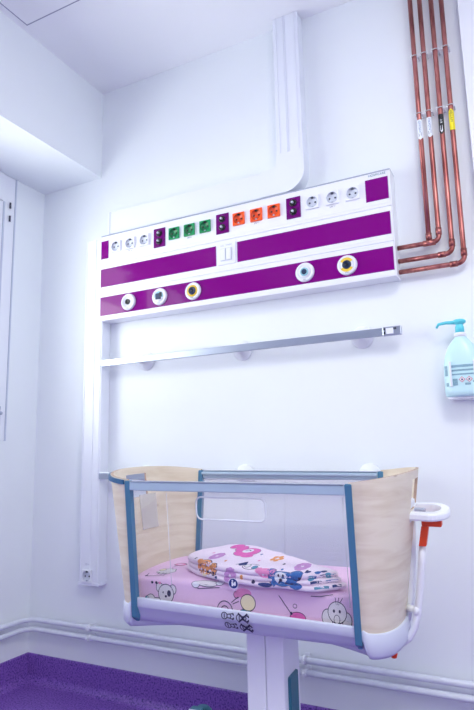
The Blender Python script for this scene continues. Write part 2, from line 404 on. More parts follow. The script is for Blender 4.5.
el.loft([sh(1, 0), sh(1, DY+.004), sh(.985, DY-.002)], DUCTW, smooth=False); el.build('elbow', D)

D2 = thing('wall_duct', 'tall narrow white cable duct down the wall with a socket at its foot', 'cable duct', (.345, 0, .395))
T0, T1 = .298, .391
b = MB(); b.box(T0, T1, DY, 0, .40, 1.742, DUCTW, .003)
for x in (.306, .352, .383): b.box(x-.001, x+.001, DY-.0018, DY+.002, .40, 1.742, DUCTW)
b.build('duct_body', D2)
MB().box(T0-.002, T1+.002, DY-.002, 0, .392, .404, DUCTW, .002).build('end_cap', D2)
so = socket(.342, .427, WHITE, SOCKG, DARK, D2, DY-.001)
t = MB(); text_into(t, '230 V~', .009, LGREY, face(.342, .468, DY-.0015)); t.build('socket_marking', D2)

# ------------------------------------------------------------------ equipment rails
def rail(z, label):
    r = thing('equipment_rail', label, 'rail', (.97, 0, z), 'steel rails on the back wall')
    b = MB(); b.box(.394, 1.494, -.060, -.050, z-.0125, z+.0125, STEEL, .0015); b.build('bar', r)
    for x in (.572, .987, 1.416):
        d = MB(); d.lathe([(.036, 0), (.036, .006), (.030, .014), (.016, .020), (.011, .028), (.011, .051), (.0001, .051)], (x, 0, z), (0, -1, 0), WHITE, 32); d.build('standoff', r)
    e = MB(); e.box(1.494, 1.55, -.0615, -.0485, z-.0138, z+.0138, STEEL, .0025)
    eo = e.build('end_stop', r)
    q = MB(); q.box(1.497, 1.5015, -.0632, -.061, z-.009, z-.001, BLACK); q.box(1.497, 1.5015, -.0632, -.061, z+.003, z+.010, BLACK)
    q.box(1.505, 1.527, -.0634, -.061, z-.009, z+.009, SIGNW, .0008); q.box(1.527, 1.536, -.0634, -.061, z+.003, z+.010, DARK); q.build('latch', eo)
rail(1.2245, 'bare steel equipment rail on the wall between the purple unit and the crib')
rail(.793, 'low steel equipment rail on the wall partly hidden behind the crib')

# ------------------------------------------------------------------ copper gas pipes
PYc = -.03; PR = .0075
pipes = [
 (1.6465, None, 'first copper pipe from the purple unit, white arrow tape, ending on the next pipe below', 'w'),
 (1.676, 1.4905, 'second copper pipe from the purple unit, white arrow tape, bending into it highest', 'w'),
 (1.711, 1.447, 'copper pipe with a black marker tape, bending into the unit between two others', 'b'),
 (1.742, 1.412, 'copper pipe with a yellow marker tape, outermost of the four', 'y')]
for x, zb, lab, tp in pipes:
    P = thing('copper_pipe', lab, 'pipe', (x, 0, 1.5), 'copper gas pipes')
    b = MB()
    if zb is None:
        b.tube([(x, PYc, CZ), (x, PYc, 2.0), (x, PYc, 1.5012)], PR, COPPER)
        b.lathe([(.0092, 0), (.0092, .02)], (x, PYc, 1.5008), (0, 0, 1), COPPER, 14)
    else:
        R = .02
        b.tube([(x, PYc, CZ), (x, PYc, 2.0), (x, PYc, zb+R+.02), (x, PYc, zb+R)]+arc((x-R, zb+R), R, 0, -PI/2, 8, lambda a, c: (a, PYc, c))[1:]+[(x-R-.02, PYc, zb), (1.551, PYc, zb)], PR, COPPER)
        b.lathe([(.0092, 0), (.0092, .022)], (x, PYc, zb+R), (0, 0, 1), COPPER, 14)
        b.lathe([(.0092, 0), (.0092, .022)], (x-R, PYc, zb), (-1, 0, 0), COPPER, 14)
        if zb > 1.48: b.lathe([(.0093, -.018), (.0093, .018)], (1.6465, PYc, zb), (1, 0, 0), COPPER, 14)
    b.build('pipe_run', P)
    for z in (2.124, 1.921):
        c = MB(); c.tube([(x-.0095, PYc+.004, z), (x-.0095, 0, z)], .0028, WHITE, 8); c.tube([(x+.0095, PYc+.004, z), (x+.0095, 0, z)], .0028, WHITE, 8)
        c.tube(arc((x, PYc), .0095, PI, 2*PI, 10, lambda a, q: (a, q, z)), .0018, SOLDER, 8)
        c.box(x-.0125, x-.0075, PYc-.004, PYc+.006, z-.006, z+.006, WHITE, .001); c.box(x+.0075, x+.0125, PYc-.004, PYc+.006, z-.006, z+.006, WHITE, .001)
        c.build('pipe_clip', P)
    m = MB(); z0, z1 = (1.829, 1.898) if tp != 'y' else (1.836, 1.907)
    mt = {'w': WTAPE, 'b': BLACK, 'y': YELTAPE}[tp]
    # half wrap of tape with an arrow point
    rr = PR+.0006; n = 14; wd = 2.05 if tp != 'b' else 1.5
    dn = tp != 'y'
    def tapept(a, z): return V((x+rr*math.sin(a), PYc-rr*math.cos(a), z))
    A = [-wd+2*wd*i/n for i in range(n+1)]
    for i in range(n):
        pt = lambda a: (.014*(1-abs(a)/wd))
        if dn: q = [tapept(A[i], z0+.014-pt(A[i])), tapept(A[i+1], z0+.014-pt(A[i+1])), tapept(A[i+1], z1), tapept(A[i], z1)]
        else: q = [tapept(A[i], z0), tapept(A[i+1], z0), tapept(A[i+1], z1-.014+pt(A[i+1])), tapept(A[i], z1-.014+pt(A[i]))]
        m.add(q, [[0, 1, 2, 3]], mt, True)
    word = {'w': 'OXYGEN', 'b': 'AIR', 'y': 'VACUUM'}[tp]; ink = {'w': BLUEINK, 'b': SIGNW, 'y': INK}[tp]
    rt_ = rr+.0004
    mz = (z0+z1)/2
    text_into(m, word, .0095, ink, lambda p: V((x+rt_*math.sin(p[1]/rt_), PYc-rt_*math.cos(p[1]/rt_), mz+.010-p[0])))
    if tp == 'w':
        m.add([V((x+rt_*math.sin(a), PYc-rt_*math.cos(a), z)) for a, z in ((-.5, mz-.012), (.5, mz-.010), (.4, mz-.021), (-.4, mz-.023))], [[0, 1, 2, 3]], INK)
    if tp == 'b':
        m.add([V((x+rt_*math.sin(a), PYc-rt_*math.cos(a), z)) for a, z in ((-.8, z1-.014), (.8, z1-.014), (.8, z1-.020), (-.8, z1-.020))], [[0, 1, 2, 3]], BLUEINK)
        m.add([V((x+rt_*math.sin(a), PYc-rt_*math.cos(a), z)) for a, z in ((-.45, mz-.004), (.45, mz-.004), (.45, mz-.022), (0, mz-.028), (-.45, mz-.022))], [[0, 1, 2, 3, 4]], SIGNW)
    if tp == 'y':
        m.add([V((x+rt_*math.sin(a), PYc-rt_*math.cos(a), z)) for a, z in ((-.6, z1-.016), (.6, z1-.016), (0, z1-.006))], [[0, 1, 2]], INK)
    m.build('marker_tape', P)

# ------------------------------------------------------------------ heating pipes near the floor
for z, lab in ((.2395, 'upper of two white heating pipes running round the corner above the skirting'), (.2045, 'lower of two white heating pipes running round the corner above the skirting')):
    P = thing('heating_pipe', lab, 'pipe', (.03, -.03, z), 'white heating pipes')
    pts = [(.03, YF+.01, z), (.03, -1, z), (.03, -.075, z)]+[(.03+.045*(1-math.cos(a)), -.075+.045*math.sin(a), z) for a in [PI/2*i/8 for i in range(1, 9)]]+[(.2, -.03, z), (1.2, -.03, z), (XR, -.03, z)]
    MB().tube(pts, .0095, PIPEW, 16).build('pipe_run', P)
    for x in (.341, 1.188, 2.1):
        c = MB(); c.lathe([(.0125, -.006), (.0135, 0), (.0125, .006)], (x, -.03, z), (1, 0, 0), WHITE, 18); c.tube([(x, -.03, z), (x, 0, z)], .005, WHITE, 8)
        c.box(x-.008, x+.008, -.003, 0, z-.012, z+.012, WHITE); c.box(x-.005, x+.005, -.05, -.038, z-.006, z+.004, WHITE, .001); c.build('pipe_clip', P)

# ------------------------------------------------------------------ soap bottle on the wall
BX, BY = 1.7135, -.05
S = thing('soap_dispenser', 'aqua pump bottle of hand gel fixed on the wall below the copper pipes', 'dispenser', (BX, BY, 1.012))
def oval(a, b_, z, n=36, e=.75):
    o = []
    for i in range(n):
        q = 2*PI*i/n; c, s_ = math.cos(q), math.sin(q)
        o.append(V((BX+a*math.copysign(abs(c)**e, c), BY+b_*math.copysign(abs(s_)**e, s_), z)))
    return o
b = MB()
b.loft([oval(.045, .026, 1.012), oval(.052, .032, 1.017), oval(.053, .033, 1.03), oval(.052, .033, 1.10), oval(.047, .030, 1.13), oval(.036, .026, 1.158), oval(.024, .021, 1.175, e=1), oval(.017, .017, 1.183, e=1), oval(.015, .015, 1.19, e=1)], BOTTLE)
b.build('bottle', S)
n_ = MB(); n_.lathe([(.0165, 0), (.0165, .012), (.014, .014), (.0001, .014)], (BX, BY, 1.184), (0, 0, 1), WHITE, 24); n_.build('collar', S)
p = MB(); p.lathe([(.0125, 0), (.0125, .018), (.0105, .022), (.0105, .026), (.018, .030), (.018, .037), (.014, .040), (.0001, .040)], (BX, BY, 1.197), (0, 0, 1), PUMP, 24)
p.tube([(BX-.005, BY-.002, 1.229), (BX-.035, BY-.008, 1.230), (BX-.056, BY-.012, 1.227), (BX-.062, BY-.013, 1.216)], [.0062, .005, .0042, .0036], PUMP, 10); p.build('pump', S)
# printed label wraps the front
lb = MB()
def onb(a, z):       # point on the front of the bottle at X offset a
    t = max(-1, min(1, a/.0527)); s_ = (1-abs(t)**(2/.75))**(.75/2)
    return V((BX+a, BY-.0333*s_-.0006, z))
def strip(a0, a1, z0, z1, mt, n=10):
    for i in range(n):
        p0, p1 = a0+(a1-a0)*i/n, a0+(a1-a0)*(i+1)/n
        lb.add([onb(p0, z0), onb(p1, z0), onb(p1, z1), onb(p0, z1)], [[0, 1, 2, 3]], mt, True)
strip(-.028, .048, 1.094, 1.101, PALELAB); strip(-.028, .048, 1.083, 1.088, PALELAB); strip(-.028, .048, 1.072, 1.076, PALELAB)
strip(-.048, -.040, 1.072, 1.101, PALELAB, 3); strip(-.046, -.039, 1.042, 1.052, PALELAB, 3)
strip(-.027, -.014, 1.043, 1.062, PALELAB, 3); strip(.005, .02, 1.043, 1.049, PALELAB, 3); strip(.026, .046, 1.05, 1.054, PALELAB, 3)
lab = lb.build('label', S)
for a in (-.002, .017):
    d = MB(); s_ = .0085
    d.add([onb(a+p*s_, 1.059+q*s_)+V((0, -.0006, 0)) for p, q in ((0, 1), (1, 0), (0, -1), (-1, 0))], [[0, 1, 2, 3]], RED)
    d.add([onb(a+p*s_*.75, 1.059+q*s_*.75)+V((0, -.0010, 0)) for p, q in ((0, 1), (1, 0), (0, -1), (-1, 0))], [[0, 1, 2, 3]], SIGNW)
    d.add([onb(a+p*s_, 1.059+q*s_)+V((0, -.0014, 0)) for p, q in ((-.3, -.3), (.3, -.3), (.2, .1), (0, .45), (-.2, .1))], [[0, 1, 2, 3, 4]], INK)
    d.build('hazard_symbol', lab)
h = MB(); h.box(BX-.034, BX-.0285, BY-.036, -.001, 1.04, 1.112, WHITE, .001); h.box(BX+.03, BX+.036, BY-.036, -.001, 1.04, 1.112, WHITE, .001); h.box(BX-.05, BX+.05, -.008, 0, 1.03, 1.16, WHITE, .002)
h.box(BX-.045, BX+.045, BY-.02, 0, 1.006, 1.0125, WHITE, .001); h.build('added_wall_mount', S)  # bracket added to support the bottle; its back plate and shelf are made up

# ------------------------------------------------------------------ the crib (hospital bassinet), tilted a little on its column
O = V((1.2253, -.394, .8075)); rz, ta, tb = .064, -.0137, .0276
ex = V((math.cos(rz), math.sin(rz), ta)).normalized(); ey = V((-math.sin(rz), math.cos(rz), tb)); ey = (ey-ex*ey.dot(ex)).normalized(); ez = ex.cross(ey)
def L(p): return O+ex*p[0]+ey*p[1]+ez*p[2]
def LU(p): return V((O.x+math.cos(rz)*p[0]-math.sin(rz)*p[1], O.y+math.sin(rz)*p[0]+math.cos(rz)*p[1], p[2]))   # upright column frame
B = thing('bassinet', 'hospital baby crib with birch ends, clear sides and blue-grey posts on a white column', 'crib', (O.x, O.y, 0))
HL, HW = .2845, .21
SL = .0333/.304                                   # how far the sides lean in towards the bottom
def vside(w): return HW+w*SL
# posts
for sx in (-1, 1):
    for sv in (-1, 1):
        p = MB(); wb = -.345 if sv < 0 else -.30
        cs = lambda w, g=0: [V((sx*HL-sx*a, sv*(vside(w)-c), w)) for a, c in ((g, g), (.0145-g, g), (.0145-g, .016-g), (g, .016-g))]
        p.loft([cs(.001, .002), cs(-.001)]+[cs(wb*i/8) for i in range(1, 8)]+[cs(wb+.012), [V((q.x, q.y+(.014 if sv < 0 else -.014)*(k < 2), q.z)) for k, q in enumerate(cs(wb, .003))]], BLUEGR, smooth=False, T=L)
        po = p.build('corner_post', B); tag(po, 'blue-grey post')
# top rails
for sv in (-1, 1):
    r = MB(); y0, y1 = sorted((sv*HW, sv*(HW-.016)))
    r.box(-HL+.0145, HL-.0145, y0, y1, -.0225, -.0015, RAILGR, .002, T=L)
    if sv > 0: r.box(-HL+.0145, HL-.0145, y0-.01, y0+.004, -.012, -.004, RAILGR, .002, T=L)
    ro = r.build('top_rail', B)
    s = MB(); s.box(-HL+.016, HL-.016, sv*HW-.0015 if sv < 0 else sv*HW-.018, sv*HW+.018-.0015 if sv < 0 else sv*HW, -.0018, .0004, STEEL, .0005, T=L); s.build('rail_cap', ro)
# plan of the ends: straight sides, rounded ends
def endpt(s, th, w, grow=0):
    k = -w/.34
    bulge = (.118 if s > 0 else .120)*(1-.40*k)+grow; e = .82
    c = max(0, math.cos(th))**e
    return V((s*(HL-.007+bulge*c), (vside(w)-.004+grow)*math.sin(th), w))
TH = [-PI/2+PI*i/48 for i in range(49)]
def ebot(s, th): return -.303-(.018 if s > 0 else .004)*max(0, math.cos(th))**.8
def crown(th): return .004+.017*math.cos(th)
# birch end panels with a hand hole
for s in (-1, 1):
    p = MB(); ws = [0, .06, .12, .19, .26, .34, .45, .6, .8, 1]
    outer, inner = [], []
    for kk in ws:
        row = []
        for th in TH:
            top = crown(th); bot = ebot(s, th); row.append((th, top+(bot-top)*kk))
        outer.append([endpt(s, th, w) for th, w in row]); inner.append([endpt(s, th, w, -.007) for th, w in row])
    nT = len(TH); vs = [q for r in outer for q in r]+[q for r in inner for q in r]; off = len(ws)*nT
    hole = lambda i, k: 1 <= i < 4 and 20 <= k < 28
    fs = []; edge = []
    for i in range(len(ws)-1):
        for k in range(nT-1):
            if hole(i, k): continue
            fs.append([i*nT+k, i*nT+k+1, (i+1)*nT+k+1, (i+1)*nT+k]); fs.append([off+i*nT+k, off+i*nT+k+1, off+(i+1)*nT+k+1, off+(i+1)*nT+k])
    def seam(a, b_): edge.append([a, b_, off+b_, off+a])
    for k in range(nT-1): seam(k, k+1); seam((len(ws)-1)*nT+k, (len(ws)-1)*nT+k+1)
    for i in range(len(ws)-1): seam(i*nT, (i+1)*nT); seam(i*nT+nT-1, (i+1)*nT+nT-1)
    for k in range(20, 28): seam(1*nT+k, 1*nT+k+1); seam(4*nT+k, 4*nT+k+1)
    for i in range(1, 4): seam(i*nT+20, (i+1)*nT+20); seam(i*nT+28, (i+1)*nT+28)
    p.add(vs, fs, WOOD, True, L); p.add(vs, edge, PLYEDGE, False, L)
    eo = p.build('end_panel', B); tag(eo, 'birch plywood end')
    if s < 0:
        t = MB(); rng = [-PI/2+.05+1.22*i/16 for i in range(17)]
        t.loft([[endpt(s, th, crown(th)-d, g) for d, g in ((.002, .0), (.002, .006), (.013, .007), (.013, .0))] for th in rng], BLUETR, T=L, smooth=False)
        t.build('edge_trim', eo)
        c = MB(); a0 = math.radians(1); a1 = math.radians(25)  # pale clear plate curved along the inside of the left end
        A = [a0+(a1-a0)*i/8 for i in range(9)]
        f = lambda g: [[endpt(s, th, w, g) for w in (-.058, -.155)] for th in A]
        rows = f(-.0115); rows2 = f(-.010)
        c.loft([[a[0], a[1], b_[1], b_[0]] for a, b_ in zip(rows, rows2)], PALECLR, T=L, smooth=False); tag(c.build('pale_plate', eo), 'pale clear plate')
# tub: white lip, tapered tray
def plan(w, grow, th_extra=0):
    return [endpt(1, th, w, grow) for th in TH]+[endpt(-1, th, w, grow) for th in TH[::-1]]
t = MB()
def ring(wf, we, gf, ge=None, dip=1):      # front/back height wf and growth gf, ends height we and growth ge
    ge = gf if ge is None else ge; o = []
    for q, q2 in zip(plan(-.30, gf), plan(-.30, ge)):
        k = min(1, max(0, (abs(q.x)-HL+.004)/.016)); k = k*k*(3-2*k)
        dz = -(.018 if q.x > 0 else .004)*k*(max(0, 1-(q2.y/.18)**2)**.5)**.8 if dip else 0
        lean = (-.003-.022*q.x)*min(1, max(0, (wf+.335)/.025)) *(1 if dip else 0)      # the lip follows the tilt of the rim
        o.append(V((q.x*(1-k)+q2.x*k, q.y*(1-k)+q2.y*k, (wf+lean)*(1-k)+we*k+dz)))
    return o
def shr(l, a, c): return [V((p.x*a, p.y*c, p.z)) for p in l]
R1 = [ring(-.290, -.301, -.012), ring(-.288, -.2995, -.006), ring(-.289, -.3005, -.002, .001), ring(-.292, -.303, -.0015, .003), ring(-.310, -.325, -.0015, .004),
      ring(-.3115, -.345, -.004, .003), ring(-.328, -.352, -.013, -.003), ring(-.343, -.362, -.024, -.012, 0), ring(-.350, -.367, -.036, -.026, 0), shr(ring(-.352, -.368, -.03, -.03, 0), .85, .8), shr(ring(-.352, -.366, 0, 0, 0), .3, .3)]
t.loft(R1, TUBM, caps=False, T=L); 
t.loft([R1[0], ring(-.3255, -.331, -.0125, None, 0), shr(ring(-.330, -.335, -.012, None, 0), .3, .3)], WHITE, caps=False, T=L)
for r_ in (R1[-1], shr(ring(-.330, -.335, -.012, None, 0), .3, .3)): t.poly(r_, WHITE, L)
tub = t.build('tub', B)
# clear side panels
def sidepanel(sv, name, m, slot):
    wt, wb = -.024, -.290; s = MB()
    outer = []; inner = []
    cx, cw = -.006, -.0615; X0, X1 = -HL+.016, HL-.016
    hole = rrect(-.094, .082, -.088, -.036, .014, 8)
    for x, w in hole:
        dx, dw = x-cx, w-cw; k = min([((X1-cx)/dx if dx > 0 else (X0-cx)/dx) if abs(dx) > 1e-6 else 1e9, ((wt-cw)/dw if dw > 0 else (wb-cw)/dw) if abs(dw) > 1e-6 else 1e9])
        outer.append((cx+dx*k, cw+dw*k)); inner.append((x, w))
    # exact corners
    for c in ((X0, wt), (X1, wt), (X0, wb), (X1, wb)):
        i = min(range(len(outer)), key=lambda j: (outer[j][0]-c[0])**2+(outer[j][1]-c[1])**2); outer[i] = c
    P = lambda l, d: [V((x, sv*(vside(w)-.012-d), w)) for x, w in l]
    if slot: s.loft([P(outer, 0), P(outer, .0035), P(inner, .0035), P(inner, 0), P(outer, 0)], m, caps=False, smooth=False, T=L)
    else: s.loft([P([(X0, wt), (X1, wt), (X1, wb), (X0, wb)], d) for d in (0, .0035)], m, smooth=False, T=L)
    so = s.build(name, B)
    if slot:
        g = MB(); pts = P(hole, .0017); g.tube(pts+[pts[0]], .0021, ACEDGE, 8, T=L, cap=False); tag(g.build('grip_rim', so), 'rounded rim of the hand slot')
    for x in ((-.172, .262) if slot else (.0, .24)):
        MB().tube([L((x, sv*(vside(w)-.0105), w)) for w in (wt-.004, wb+.03)], .0008, ACEDGE, 6).build('moulded_edge', so)
    if not slot: MB().tube([L((x, sv*(vside(-.03)-.0105), -.034)) for x in (X0+.01, X1-.01)], .0009, ACEDGE, 6).build('moulded_edge', so)
    return so
front = sidepanel(-1, 'clear_side_panel', ACRYL, True)
back = sidepanel(1, 'clear_side_panel', ACRYLB, False)
# stickers
def FP(off):  # drawing on the front clear panel: p = (u, w)
    return lambda p: L((p[0], -(vside(p[1])-.012)-off, p[1]))
s = MB(); c0 = (-.008, -.2315)
disc = lambda r, c=c0, n=28: [(c[0]+r*math.cos(2*PI*i/n), c[1]+r*math.sin(2*PI*i/n)) for i in range(n)]
s.poly(disc(.0125), SIGNW, FP(.0004)); s.poly(disc(.0112), SIGNB, FP(.0008))
s.poly(disc(.0021, (c0[0]-.0018, c0[1]+.0062), 14), SIGNW, FP(.0012))
s.poly([(c0[0]+a, c0[1]+b_) for a, b_ in ((-.0045, .0035), (-.001, .0035), (.0005, .0005), (.004, .001), (.004, -.001), (.001, -.0025), (-.0005, -.006), (-.0045, -.006))], SIGNW, FP(.0012))
s.poly([(c0[0]+a, c0[1]+b_) for a, b_ in ((.002, .0035), (.0065, .005), (.0065, -.004), (.002, -.0055))], SIGNW, FP(.0012))
tag(s.build('safety_sticker', B), 'round blue sticker with a white reading figure')
bvh_tub = BVHTree.FromPolygons([tuple(v) for v in t.v], t.f)
def TF(off):
    def g(p):
        o_ = L((p[0], -.4, p[1])); h = bvh_tub.ray_cast(o_, ey)
        return h[0]-ey*off if h[0] is not None else L((p[0], -.19, p[1]))
    return g
def line(mb, a, b_, wd, mt, T):
    d = V((b_[0]-a[0], b_[1]-a[1])); n_ = V((-d.y, d.x)).normalized()*wd/2; k = max(1, int(d.length/.003))
    for i in range(k):
        p, q = [V(a)+d*(i/k), V(a)+d*((i+1)/k)]
        mb.poly([p+n_, q+n_, q-n_, p-n_], mt, T)
def loopline(mb, pts, wd, mt, T):
    for i in range(len(pts)): line(mb, pts[i], pts[(i+1) % len(pts)], wd, mt, T)
def picto(cx, cw, cross, dirn):
    cx -= .008; cw -= .006; m = MB(); T0 = TF(.0006); T = lambda p: T0((cx+(p[0]-cx)*1.25, cw+(p[1]-cw)*1.2)); w_ = .0017
    el = [(cx-.007+.0058*math.cos(2*PI*i/16), cw+.0062*math.sin(2*PI*i/16)) for i in range(16)]
    loopline(m, el, w_, INK, T); line(m, (cx-.007, cw-.004), (cx-.007, cw+.004), w_, INK, T)
    for sg in (1, -1):
        line(m, (cx-.001, cw+sg*.003), (cx+.012, cw+sg*.0055), w_, INK, T); line(m, (cx+.004, cw+sg*.004), (cx+.007, cw), w_, INK, T)
        line(m, (cx+.009, cw+sg*.006), (cx+.012, cw+sg*.002), w_*1.5, INK, T)
    if cross:
        T1_ = TF(.001); T2 = lambda p: T1_((cx+(p[0]-cx)*1.15, cw+(p[1]-cw)*1.1))
        line(m, (cx-.010, cw-.0095), (cx+.010, cw+.0095), .0032, INK, T2); line(m, (cx-.010, cw+.0095), (cx+.010, cw-.0095), .0032, INK, T2)
    tag(m.build('pictogram', tub), 'dark crossed-out pictogram' if cross else 'dark line pictogram')
picto(-.016, -.2985, False, 1); picto(.0215, -.300, True, 1); picto(-.012, -.3225, False, 1); picto(.0255, -.3245, True, 1)
# push handle ring, lever and tube at the right end
h = MB()
def D(gx, gy, w): # D shaped loop plan
    return [(u, v, w) for u, v in [(.372, -.045-gy)]+[(.420+(.045+gx)*math.cos(a), (.050+gy)*math.sin(a)) for a in [-PI/2+PI*i/16 for i in range(17)]]+[(.372, .045+gy)]]
inn = [(u, v) for u, v in [(.386, -.030)]+[(.418+.028*math.cos(a), .034*math.sin(a)) for a in [-PI/2+PI*i/16 for i in range(17)]]+[(.386, .030)]]
out_ = [(u, v) for u, v, w in D(0, 0, 0)]
sc_ = lambda l, w, k=1: [V((.42+(u-.42)*k, v*1.2*k, w+.12*v)) for u, v in l]
W0, W1 = -.086, -.069
h.loft([sc_(inn, W1), sc_(out_, W1, .96), sc_(out_, W1-.004), sc_(out_, W0+.004), sc_(out_, W0, .96), sc_(inn, W0), sc_(inn, W1)], WHITE, caps=False, smooth=False, T=L)
h.box(.366, .382, -.05, .05, -.098, -.052, WHITE, .004, T=L)
h.box(.384, .410, -.006, .012, -.083, -.070, LGREY, .003, T=L)
ho = h.build('push_handle', B)
lv = MB(); lv.loft([[V((u+a, v+c, w)) for a, c in ((-.008, -.014), (.008, -.014), (.008, .014), (-.008, .014))] for u, v, w in ((.401, -.01, -.152), (.404, -.01, -.135), (.409, -.01, -.108))], REDORG, smooth=False, T=L)
lv.box(.402, .446, -.026, .008, -.108, -.0885, REDORG, .003, T=L); tag(lv.build('release_lever', ho), 'orange lever')
tb_ = MB(); tb_.tube([(.400, -.01, -.150), (.396, -.01, -.19), (.386, -.01, -.27), (.380, -.01, -.305), (.372, -.01, -.335), (.358, -.01, -.360), (.338, -.01, -.376), (.312, -.01, -.382)], .0078, WHITE, 14, T=L)
tb_.tube([(.376, .02, -.09), (.372, .02, -.18), (.362, .02, -.28), (.352, .02, -.33)], .0085, WHITE, 12, T=L)
tb_.lathe([(.010, -.006), (.012, 0), (.010, .006)], (.378, -.01, -.298), (1, 0, -.2), WHITE, 16, T=L)
tb_.tube([(.378, -.01, -.298), (.352, .01, -.298)], .008, WHITE, 10, T=L); tb_.build('handle_tube', B)
kn = MB(); kn.lathe([(.004, 0), (.0075, .004), (.0085, .010), (.006, .018), (.001, .020)], (.322, -.012, -.388), (0, 0, -1), REDORG, 18, T=L); tag(kn.build('release_knob', B), 'orange knob')
# column, base, casters
k = MB(); k.box(-.028, .0205, -.06, .06, .14, .462, WHITE, .004, T=LU); k.box(.0215, .068, -.06, .06, .14, .462, WHITE, .004, T=LU); k.box(-.02, .06, -.052, .052, .10, .47, WHITE, T=LU)
ko = k.build('column', B)
k = MB(); k.box(.064, .0745, -.034, .030, .11, .335, TEALD, .004, T=LU); tag(k.build('side_strip', ko), 'dark teal strip')
bs = MB(); bs.box(-.04, .08, -.07, .07, .085, .14, WHITE, .01, T=LU)
for sx in (-1, 1):
    for sv in (-1, 1):
        bs.loft([[LU(q) for q in ((sx*a, sv*b_-.022*1, z0), (sx*a, sv*b_+.022, z0), (sx*a, sv*b_+.022, z1), (sx*a, sv*b_-.022, z1))] for a, b_, z0, z1 in ((.0, .03, .085, .135), (.28, .19, .095, .125))], WHITE, smooth=False)
bo = bs.build('base', B)
for sx in (-1, 1):
    for sv in (-1, 1):
        a, c = sx*.275, sv*.185
        w_ = MB()
        for d in (-.014, .014): w_.lathe([(.02, -.008), (.036, -.008), (.038, -.004), (.038, .004), (.036, .008), (.02, .008)], LU((a, c+d, .038)), (0, 1, 0), DARK, 24)
        w_.box(a-.012, a+.012, c-.005, c+.005, .03, .10, LGREY, T=LU); co = w_.build('caster', B)
        f = MB(); f.loft([[LU((a+x, c+y, z)) for x, y in rrect(-.026*g, .026*g, -.03*g, .03*g, .012, 4)] for z, g in ((.055, 1), (.085, 1.05), (.128, .9), (.14, .6))], TEALD)
        f.build('caster_cover', co)
        q = MB(); q.box(a-.020, a+.020, c-.052, c-.020, .128, .150, TEALD, .004, T=LU); q.box(a-.017, a+.017, c-.0535, c-.048, .140, .151, SIGNW, .001, T=LU); q.build('brake_pedal', co)  # the white strip paints a highlight on the pedal lip

# ------------------------------------------------------------------ mattress
BED = -.242
mt_ = MB()
def mplan(w, g):
    o = []
    for q in [endpt(1, th, -.29, -.020+g) for th in TH]+[endpt(-1, th, -.29, -.020+g) for th in TH[::-1]]:
        lim = .137 if abs(q.x) > .262 else .158
        o.append(V((q.x, max(-lim, min(lim, q.y)), 0)))
    return o
def mring(w, g): return [V((p.x, p.y, w)) for p in mplan(w, g)]
levels = [(-.3255, -.018), (-.319, -.010), (-.300, -.002), (-.280, .002), (-.268, .001), (-.258, -.004), (-.250, -.012), (-.245, -.024), (-.2428, -.045)]
rings = [mring(w, g) for w, g in levels]
cxy = lambda r_, s_, w: [V((p.x*s_, p.y*s_, w)) for p in r_]
for s_, w in ((.85, -.2412), (.6, -.2402), (.3, -.2398), (.05, -.2398)): rings.append(cxy(rings[8], s_, w))
mt_.loft(rings, SHEET, T=L)
bvm = BVHTree.FromPolygons([tuple(v) for v in mt_.v], mt_.f)

